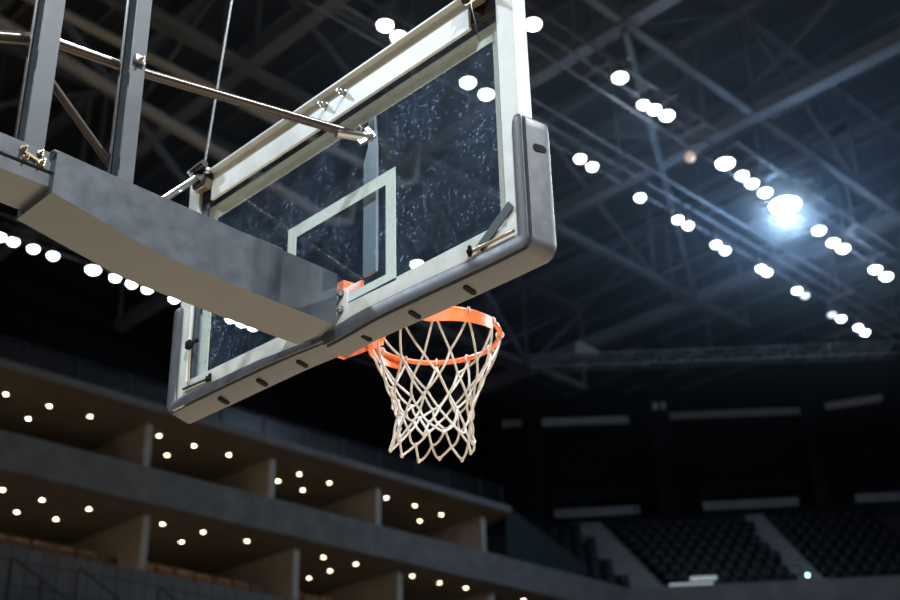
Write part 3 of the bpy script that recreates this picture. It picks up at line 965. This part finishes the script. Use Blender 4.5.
# padding: two halves of a rounded U channel swept along the bottom and up the sides
def pad(sx):
    st = []   # inner edge, rear outer crease, front outer edge as (x, z)
    if sx > 0:
        c = ((0.003, 0.004, -0.046, -0.060), (0.03, 0.006, -0.047, -0.056), (0.08, 0.010, -0.046, -0.052), (0.15, 0.016, -0.042, -0.050), (0.22, 0.018, -0.036, -0.051), (0.32, 0.016, -0.034, -0.054),
             (0.45, 0.013, -0.036, -0.058), (0.62, 0.008, -0.040, -0.062), (0.78, 0.004, -0.043, -0.064))
        zi, zr, zf = 0.004, -0.042, -0.064
    else:
        c = ((0.003, -0.003, -0.026, -0.044), (0.04, -0.003, -0.025, -0.043), (0.10, 0.004, -0.021, -0.041), (0.16, 0.010, -0.017, -0.038), (0.24, 0.017, -0.013, -0.036), (0.36, 0.027, -0.009, -0.035),
             (0.50, 0.031, -0.006, -0.034), (0.65, 0.034, -0.004, -0.033), (0.78, 0.036, -0.003, -0.031))
        zi, zr, zf = 0.037, -0.003, -0.030
    for x, a, r_, f in c:
        st.append(((x, Z + a), (x, Z + r_), (x, Z + f)))
    ix, rx, fx = (0.889, 0.932, 0.956) if sx > 0 else (0.889, 0.946, 0.958)
    dz = 0.020 if sx > 0 else 0.034
    for k_ in range(0, 9):
        a = -PI / 2 + (PI / 2) * k_ / 8
        r1, r2 = 0.030, 0.045
        st.append(((ix, Z + zi), (rx - r1 + r1 * math.cos(a), Z + zr + r1 + r1 * math.sin(a)), (fx - r2 + r2 * math.cos(a), Z + zf + r2 + r2 * math.sin(a))))
    for z in (3.0, 3.1, 3.2, 3.255 + dz):
        st.append(((ix, z), (rx, z), (fx, z)))
    st += [((ix + 0.002, 3.285 + dz), (rx, 3.281 + dz), (fx - 0.001, 3.277 + dz)), ((ix + 0.008, 3.298 + dz), (rx - 0.002, 3.292 + dz), (fx - 0.006, 3.288 + dz)), ((ix + 0.016, 3.303 + dz), (rx - 0.008, 3.298 + dz), (fx - 0.016, 3.293 + dz))]
    yr, yf = -0.056, 0.046
    prof = [(0, 0, yr + 0.004), (0.12, 0, yr), (0.86, 0, yr), (0.96, 0, yr + 0.001), (0.99, 0, yr + 0.003), (0.80, 0, yr + 0.004), (0.80, 0, yr + 0.016), (1.02, 0.10, yr + 0.0165), (1.04, 0.18, yr + 0.020),
            (1, 0.88, yf - 0.022), (1, 1, yf - 0.008), (1, 0.92, yf - 0.002), (0.9, 0.5, yf), (0, 0, yf), (0, 0, 0.020), (0.45, 0, 0.020), (0.45, 0, -0.047), (0, 0, -0.047)]
    bm = NB()
    rings = []
    for I, Q, F in st:
        rings.append([bm.verts.new((sx * (I[0] + (Q[0] - I[0]) * p + (F[0] - Q[0]) * q), y, I[1] + (Q[1] - I[1]) * p + (F[1] - Q[1]) * q)) for p, q, y in prof])
    n = len(prof)
    for A, B in zip(rings[:-1], rings[1:]):
        for k_ in range(n):
            try:
                bm.faces.new((A[k_], A[(k_ + 1) % n], B[(k_ + 1) % n], B[k_]))
            except ValueError:
                pass
    bm.faces.new(rings[0]); bm.faces.new(rings[-1])
    bmesh.ops.remove_doubles(bm, verts=bm.verts[:], dist=1e-5)
    o = mesh_obj('edge_padding', bm, M['vinyl'], G, True)
    def pill(c, u, v, L, w, nrm):
        b = NB()
        pts = []
        for k_ in range(16):
            a = 2 * PI * k_ / 16
            pts.append((math.cos(a) * w / 2 + (L - w) / 2 * (1 if math.cos(a) > 0 else -1), math.sin(a) * w / 2))
        A = [b.verts.new(Vector(c) + Vector(u) * p + Vector(v) * q - Vector(nrm) * 0.004) for p, q in pts]
        B = [b.verts.new(Vector(c) + Vector(u) * p + Vector(v) * q + Vector(nrm) * 0.0025) for p, q in pts]
        b.faces.new(A); b.faces.new(B)
        for i in range(16):
            b.faces.new((A[i], A[(i + 1) % 16], B[(i + 1) % 16], B[i]))
        sub('bolt_slot', b, M['black'], o, False, 'black bolt slot')
    xs = ((0.15, -0.048), (0.387, -0.051), (0.633, -0.058)) if sx > 0 else ((0.185, -0.032), (0.415, -0.030), (0.65, -0.028))
    tilt = Vector((0, 1, -0.2)).normalized()
    nr = Vector((0, -0.2, -1)).normalized()
    for x, dz in xs:
        pill((sx * x, 0.004, Z + dz), tilt, (1, 0, 0), 0.050, 0.021, nr)
    pill((sx * 0.9475, 0.004, 3.205), Vector((0.2, 1, 0)).normalized() if sx > 0 else Vector((-0.2, 1, 0)).normalized(), (0, 0, 1), 0.050, 0.026, Vector((sx, -0.2, 0)).normalized())
    return o
pad(1); pad(-1)

# rim bracket and mounting plate on the board
b = NB()
box(b, (-0.11, 0.018, Z + 0.0), (0.11, 0.030, Z + 0.19), 0.004)
mesh_obj('mounting_plate', b, M['orange'], G, True)
b = NB()
prism(b, [(0.03, Z + 0.165), (0.03, Z + 0.235), (0.08, Z + 0.24), (0.13, Z + 0.205), (0.16, Z + 0.17), (0.16, Z + 0.15)], 0, -0.09, 0.0)
bevel_all(b, 0.003, 2); mesh_obj('rim_hinge_cover', b, M['orange'], G, True)
b = NB(); box(b, (-0.12, -0.052, Z + 0.01), (0.12, -0.045, Z + 0.125), 0.003); pl = mesh_obj('rear_plate', b, M['frame_white'], G, True)
for x in (-0.07, 0.09):
    for z in (0.055, 0.115):
        b = NB(); bolt(b, (x, -0.052, Z + z), (0, -1, 0), 0.010, 0.03); sub('bolt', b, M['chrome'], pl, True)
RC = Vector((0, 0.474, Z + 0.155)); RR = 0.2375
b = NB(); tube(b, [RC + Vector((RR * math.cos(2 * PI * i / 72), RR * math.sin(2 * PI * i / 72), 0)) for i in range(72)], 0.0095, 12, closed=True)
rim = mesh_obj('rim', b, M['orange'], G, True)
# side skirt of the rim: a bent plate from the mounting plate round both sides of the ring
def skirt(sx):
    pl_ = [(0.085, 0.032), (0.105, 0.14), (0.150, 0.235)]
    pts = [Vector((x, y, 0)) for x, y in pl_]
    a0 = math.radians(-48)
    for k_ in range(0, 15):
        a = a0 + math.radians(60) * k_ / 14
        pts.append(Vector((0.246 * math.cos(a), 0.474 + 0.246 * math.sin(a), 0)))
    bm = NB()
    n = len(pts)
    rings = []
    for i, p in enumerate(pts):
        f = i / (n - 1)
        zt = Z + 0.162
        zb = Z + 0.095 + 0.022 * f
        nrm = (pts[min(i + 1, n - 1)] - pts[max(i - 1, 0)]).normalized().cross(Vector((0, 0, 1)))
        q = p - nrm * 0.004
        rings.append([bm.verts.new((sx * v.x, v.y, z)) for v, z in ((p, zt), (p, zb), (q, zb), (q, zt))])
    for A, B in zip(rings[:-1], rings[1:]):
        for k_ in range(4):
            bm.faces.new((A[k_], A[(k_ + 1) % 4], B[(k_ + 1) % 4], B[k_]))
    bm.faces.new(rings[0]); bm.faces.new(rings[-1])
    sub('side_plate', bm, M['orange'], rim, True)
skirt(1); skirt(-1)
b = NB(); prism(b, [(-0.10, 0.03), (0.10, 0.03), (0.16, 0.24), (0.11, 0.262), (0.05, 0.243), (0, 0.238), (-0.05, 0.243), (-0.11, 0.262), (-0.16, 0.24)], 2, Z + 0.150, Z + 0.155)
sub('top_plate', b, M['orange'], rim)
for x_, ye, ze in ((-0.095, 0.30, 0.10), (0.095, 0.22, 0.12)):
    b = NB(); prism(b, [(0.03, Z - 0.012), (0.12, Z - 0.010), (ye, Z + ze), (ye, Z + 0.145), (0.03, Z + 0.15)], 0, x_ - 0.004, x_ + 0.004)
    sub('under_bracket', b, M['orange'], rim)
# net hooks
for i in range(12):
    a = 2 * PI * (i + 0.5) / 12
    c = RC + Vector((RR * math.cos(a), RR * math.sin(a), -0.012))
    b = NB(); bmesh_pts = [c + Vector((-math.sin(a) * 0.012 * math.cos(t_), math.cos(a) * 0.012 * math.cos(t_), -0.010 * math.sin(t_))) for t_ in [PI * j / 6 for j in range(7)]]
    tube(b, bmesh_pts, 0.0022, 6); sub('net_hook', b, M['orange'], rim, True)

# support arm: dark box shell
def arm():
    st = [(-1.122, 2.968, 3.108), (-0.95, 2.936, 3.102), (-0.80, 2.908, 3.098), (-0.70, 2.899, 3.096), (-0.60, 2.896, 3.094), (-0.36, 2.890, 3.085), (-0.082, 2.886, 3.078)]
    bm = NB()
    poly = [(y, zb) for y, zb, zt in st] + [(y, zt) for y, zb, zt in st[::-1]]
    prism(bm, poly, 0, -0.102, 0.102)
    bevel_all(bm, 0.006, 3, 35)
    return mesh_obj('arm_cover', bm, M['arm_cover'], G, True)
M['arm_cover'] = mat('graphite_arm_cover', (0.028, 0.036, 0.046), 0.34, 0.0, 0.10, 18, 0.03)
ac = arm()
b = NB(); tube(b, [(0.102, -1.120, 3.10), (0.098, -1.128, 3.104), (0.085, -1.130, 3.106)], 0.005, 8); sub('edge_screw', b, M['chrome'], ac, True)
# inner beam behind the cover with a groove along it
b = NB()
prism(b, [(-0.085, 2.992), (0.085, 2.992), (0.085, 3.032), (0.078, 3.034), (0.078, 3.042), (0.085, 3.044), (0.085, 3.102), (-0.085, 3.102), (-0.085, 3.044), (-0.078, 3.042), (-0.078, 3.034), (-0.085, 3.032)], 1, -1.95, -0.3)
bevel_all(b, 0.002, 1)
beam = mesh_obj('inner_beam', b, M['arm_cover'], G, True)
b = NB()
bolt(b, (0.086, -1.215, 3.078), (1, 0, 0), 0.007, 0.022)
bolt(b, (0.086, -1.205, 3.055), (1, 0, 0), 0.006, 0.020)
bolt(b, (0.086, -1.165, 3.085), (1, 0, 0.2), 0.006, 0.018)
bolt(b, (0.086, -1.158, 3.056), (1, 0, 0.2), 0.007, 0.022)
bar(b, (0.090, -1.215, 3.070), (0.090, -1.17, 3.058), 0.005, 0.008)
sub('beam_bolts', b, M['brass'], beam, True, 'brassy clamp bolts')

# two posts rising from the arm
def post(y0, y1, x0, x1):
    b = NB(); prism(b, [(x0, y0), (x0 + 0.008, y0), (x0 + 0.008, y1 - 0.008), (x1 - 0.008, y1 - 0.008), (x1 - 0.008, y0), (x1, y0), (x1, y1), (x0, y1)], 2, 3.06, 5.2)
    bevel_all(b, 0.0015, 1)
    # chrome strip added as the bright highlight along the rear channel edge
    p = mesh_obj('post', b, M['steel_post'], G, True)
    b = NB(); box(b, (x0 - 0.003, y0 - 0.008, 3.09), (x0 + 0.012, y0 + 0.002, 5.2), 0.003)
    sub('edge_highlight', b, M['chrome'], p, True, 'bright highlight strip along the channel edge')
    return p
pa = post(-0.912, -0.862, 0.02, 0.08)
pb = post(-1.212, -1.152, 0.02, 0.08)
b = NB(); box(b, (0.078, -0.905, 3.545), (0.092, -0.870, 3.575), 0.003); bolt(b, (0.09, -0.885, 3.56), (1, 0, 0), 0.007, 0.02)
sub('bracket', b, M['chrome'], pa, True, 'small bright bracket')
# diagonal brace between the posts
b = NB(); tube(b, [(-0.005, -1.20, 3.472), (-0.005, -0.885, 3.195)], 0.014, 12)
br_ = mesh_obj('diagonal_brace', b, M['pipe'], G, True)
b = NB(); ball(b, (0.0, -0.895, 3.206), 0.017, 10); sub('end_fitting', b, M['chrome'], br_, True)

# upper struts
b = NB(); tube(b, [(-0.012, -1.15, 3.553), (-0.008, -0.86, 3.588), (0.19, -0.10, 3.592)], 0.0165, 14)
st_ = mesh_obj('upper_strut', b, M['pipe'], G, True)
b = NB(); tube(b, [(-0.02, -1.80, 3.29), (-0.015, -1.45, 3.42), (-0.012, -1.17, 3.542)], 0.020, 14)
mesh_obj('upper_strut', b, M['pipe'], G, True)
b = NB()
T0 = b; b = NB()
tube(b, [(0.17, -0.15, 3.641), (0.20, -0.06, 3.65)], 0.019, 12)
ball(b, (0.205, -0.045, 3.652), 0.022, 12)
bolt(b, (0.205, -0.05, 3.665), (0.3, -1, 0.6), 0.010, 0.04)
bar(b, (0.19, -0.075, 3.63), (0.22, -0.03, 3.67), 0.02, 0.045)
bolt(b, (0.225, -0.04, 3.64), (1, -0.6, -0.2), 0.009, 0.035)
tube(b, [(0.205, -0.04, 3.65), (0.19, -0.008, 3.70)], 0.008, 8)
bmesh.ops.transform(b, matrix=Matrix.Translation((0, -0.005, -0.058)), verts=b.verts[:])
sub('strut_clamp', b, M['chrome'], st_, True, 'chrome strut end clamp')
# added slim bar behind the painted square, standing for a glass reflection
b = NB(); prism(b, [(3.745, 0.135), (3.745, 0.165), (3.60, 0.178), (3.10, 0.178), (3.10, 0.112), (3.56, 0.112), (3.62, 0.135)], 1, 0.022, 0.034)
bmesh.ops.transform(b, matrix=Matrix(((0, 0, 1, 0), (0, 1, 0, 0), (1, 0, 0, 0), (0, 0, 0, 1))), verts=b.verts[:])
mesh_obj('reflection_bar', b, M['centre'], G, False)
# brace from the left corner back to the arm
b = NB(); tube(b, [(-0.80, -0.085, 3.885), (-0.09, -0.77, 3.09)], 0.013, 12)
mesh_obj('corner_brace', b, M['chrome'], G, True)

# ------------------------------------------------------------------ net
def net():
    rnd = random.Random(4)
    zs = [3.036, 2.908, 2.842, 2.782, 2.725, 2.672, 2.625]
    rs = [0.2375, 0.192, 0.162, 0.142, 0.131, 0.134, 0.148]
    n = 12
    nodes = []
    drift = Vector((-0.016, -0.012, 0))
    for i, (z, r) in enumerate(zip(zs, rs)):
        row = []
        for k_ in range(n):
            a = 2 * PI * (k_ + 0.5 + 0.5 * i) / n + (rnd.uniform(-0.07, 0.07) if i else 0) + 0.05 * i
            rr = r * (1 + (rnd.uniform(-0.05, 0.05) if i else 0))
            zz = z + (rnd.uniform(-0.012, 0.012) if i else 0)
            row.append(Vector((RC.x + rr * math.cos(a), RC.y + rr * math.sin(a), zz)) + drift * (i / 6))
        nodes.append(row)
    bm = NB()
    def cord(p, q, sag, rad):
        m_ = []
        mid = (p + q) / 2
        out = Vector((mid.x - RC.x, mid.y - RC.y, 0)).normalized()
        for j in range(7):
            t = j / 6
            m_.append(p.lerp(q, t) + out * sag * 4 * t * (1 - t) + Vector((0, 0, -abs(sag) * 1.2 * 4 * t * (1 - t))))
        tube(bm, m_, rad, 7)
    for i in range(len(zs) - 1):
        for k_ in range(n):
            p = nodes[i][k_]
            cord(p, nodes[i + 1][k_], rnd.uniform(-0.004, 0.010) if i else 0.006, 0.0042)
            cord(p, nodes[i + 1][(k_ - 1) % n], rnd.uniform(-0.004, 0.010) if i else 0.006, 0.0042)
    for i in range(1, len(zs)):
        for p in nodes[i]:
            ball(bm, p, 0.0068, 8, (1, 1, 1.35))
    # loops over the ring
    for p in nodes[0]:
        a = math.atan2(p.y - RC.y, p.x - RC.x)
        rad = Vector((math.cos(a), math.sin(a), 0))
        pts = [RC + rad * (RR + 0.0135 * math.cos(t)) + Vector((0, 0, 0.0135 * math.sin(t))) for t in [-PI / 2 + 2 * PI * j / 12 for j in range(12)]]
        tube(bm, pts, 0.0033, 6, closed=True)
        tube(bm, [pts[0], p], 0.0036, 6)
    o = mesh_obj('basketball_net', bm, M['cord'], None, True)
    tag(o, 'white knotted cord net hanging from the orange basketball rim', 'net')
net()

# steel cable up to the roof
b = NB(); tube(b, [(-0.79, -0.07, 3.90), (-0.694, -0.05, 4.763), (-0.2, 0.05, 9.2), (0.0, 0.1, 11.0)], 0.0045, 8)
tag(mesh_obj('steel_cable', b, M['chrome'], None, True), 'thin steel cable rising from the upper left backboard corner', 'cable')

# thin haze volume under the roof, added for the lens glow round the floodlights
hm = bpy.data.materials.new('added_glow_haze')
hm.use_nodes = True
hm.node_tree.nodes.clear()
_o = hm.node_tree.nodes.new('ShaderNodeOutputMaterial')
_v = hm.node_tree.nodes.new('ShaderNodeVolumeScatter')
_v.inputs['Color'].default_value = (0.60, 0.80, 1.0, 1)
_v.inputs['Density'].default_value = 0.010
_v.inputs['Anisotropy'].default_value = 0.2
hm.node_tree.links.new(_v.outputs[0], _o.inputs['Volume'])
b = NB(); box(b, (-25.5, 10.0, 17.5), (-2.0, 40.0, 26.6))
hz = mesh_obj('glow_haze', b, hm)
tag(hz, 'thin bluish haze added for the glow round the floodlights under the roof', 'haze'); hz['kind'] = 'stuff'

# added point fills: glow by the floodlights, dim light on stands and roof
def point(loc, power, col=(0.75, 0.85, 1), r=0.4):
    l = bpy.data.lights.new('fill_point', 'POINT'); l.energy = power; l.color = col; l.shadow_soft_size = r
    o = bpy.data.objects.new('fill_point', l); COL.objects.link(o); o.location = loc
point((-12.43, 27.08, 19.78), 1150, (0.36, 0.62, 1), 0.25)
point((-12.2, 20.3, 19.6), 90, (0.7, 0.82, 1), 0.25)
point((-12.6, 31.5, 19.6), 110, (0.6, 0.75, 1), 0.25)
point((0, 12.0, 19.6), 40, (0.75, 0.85, 1), 0.4)
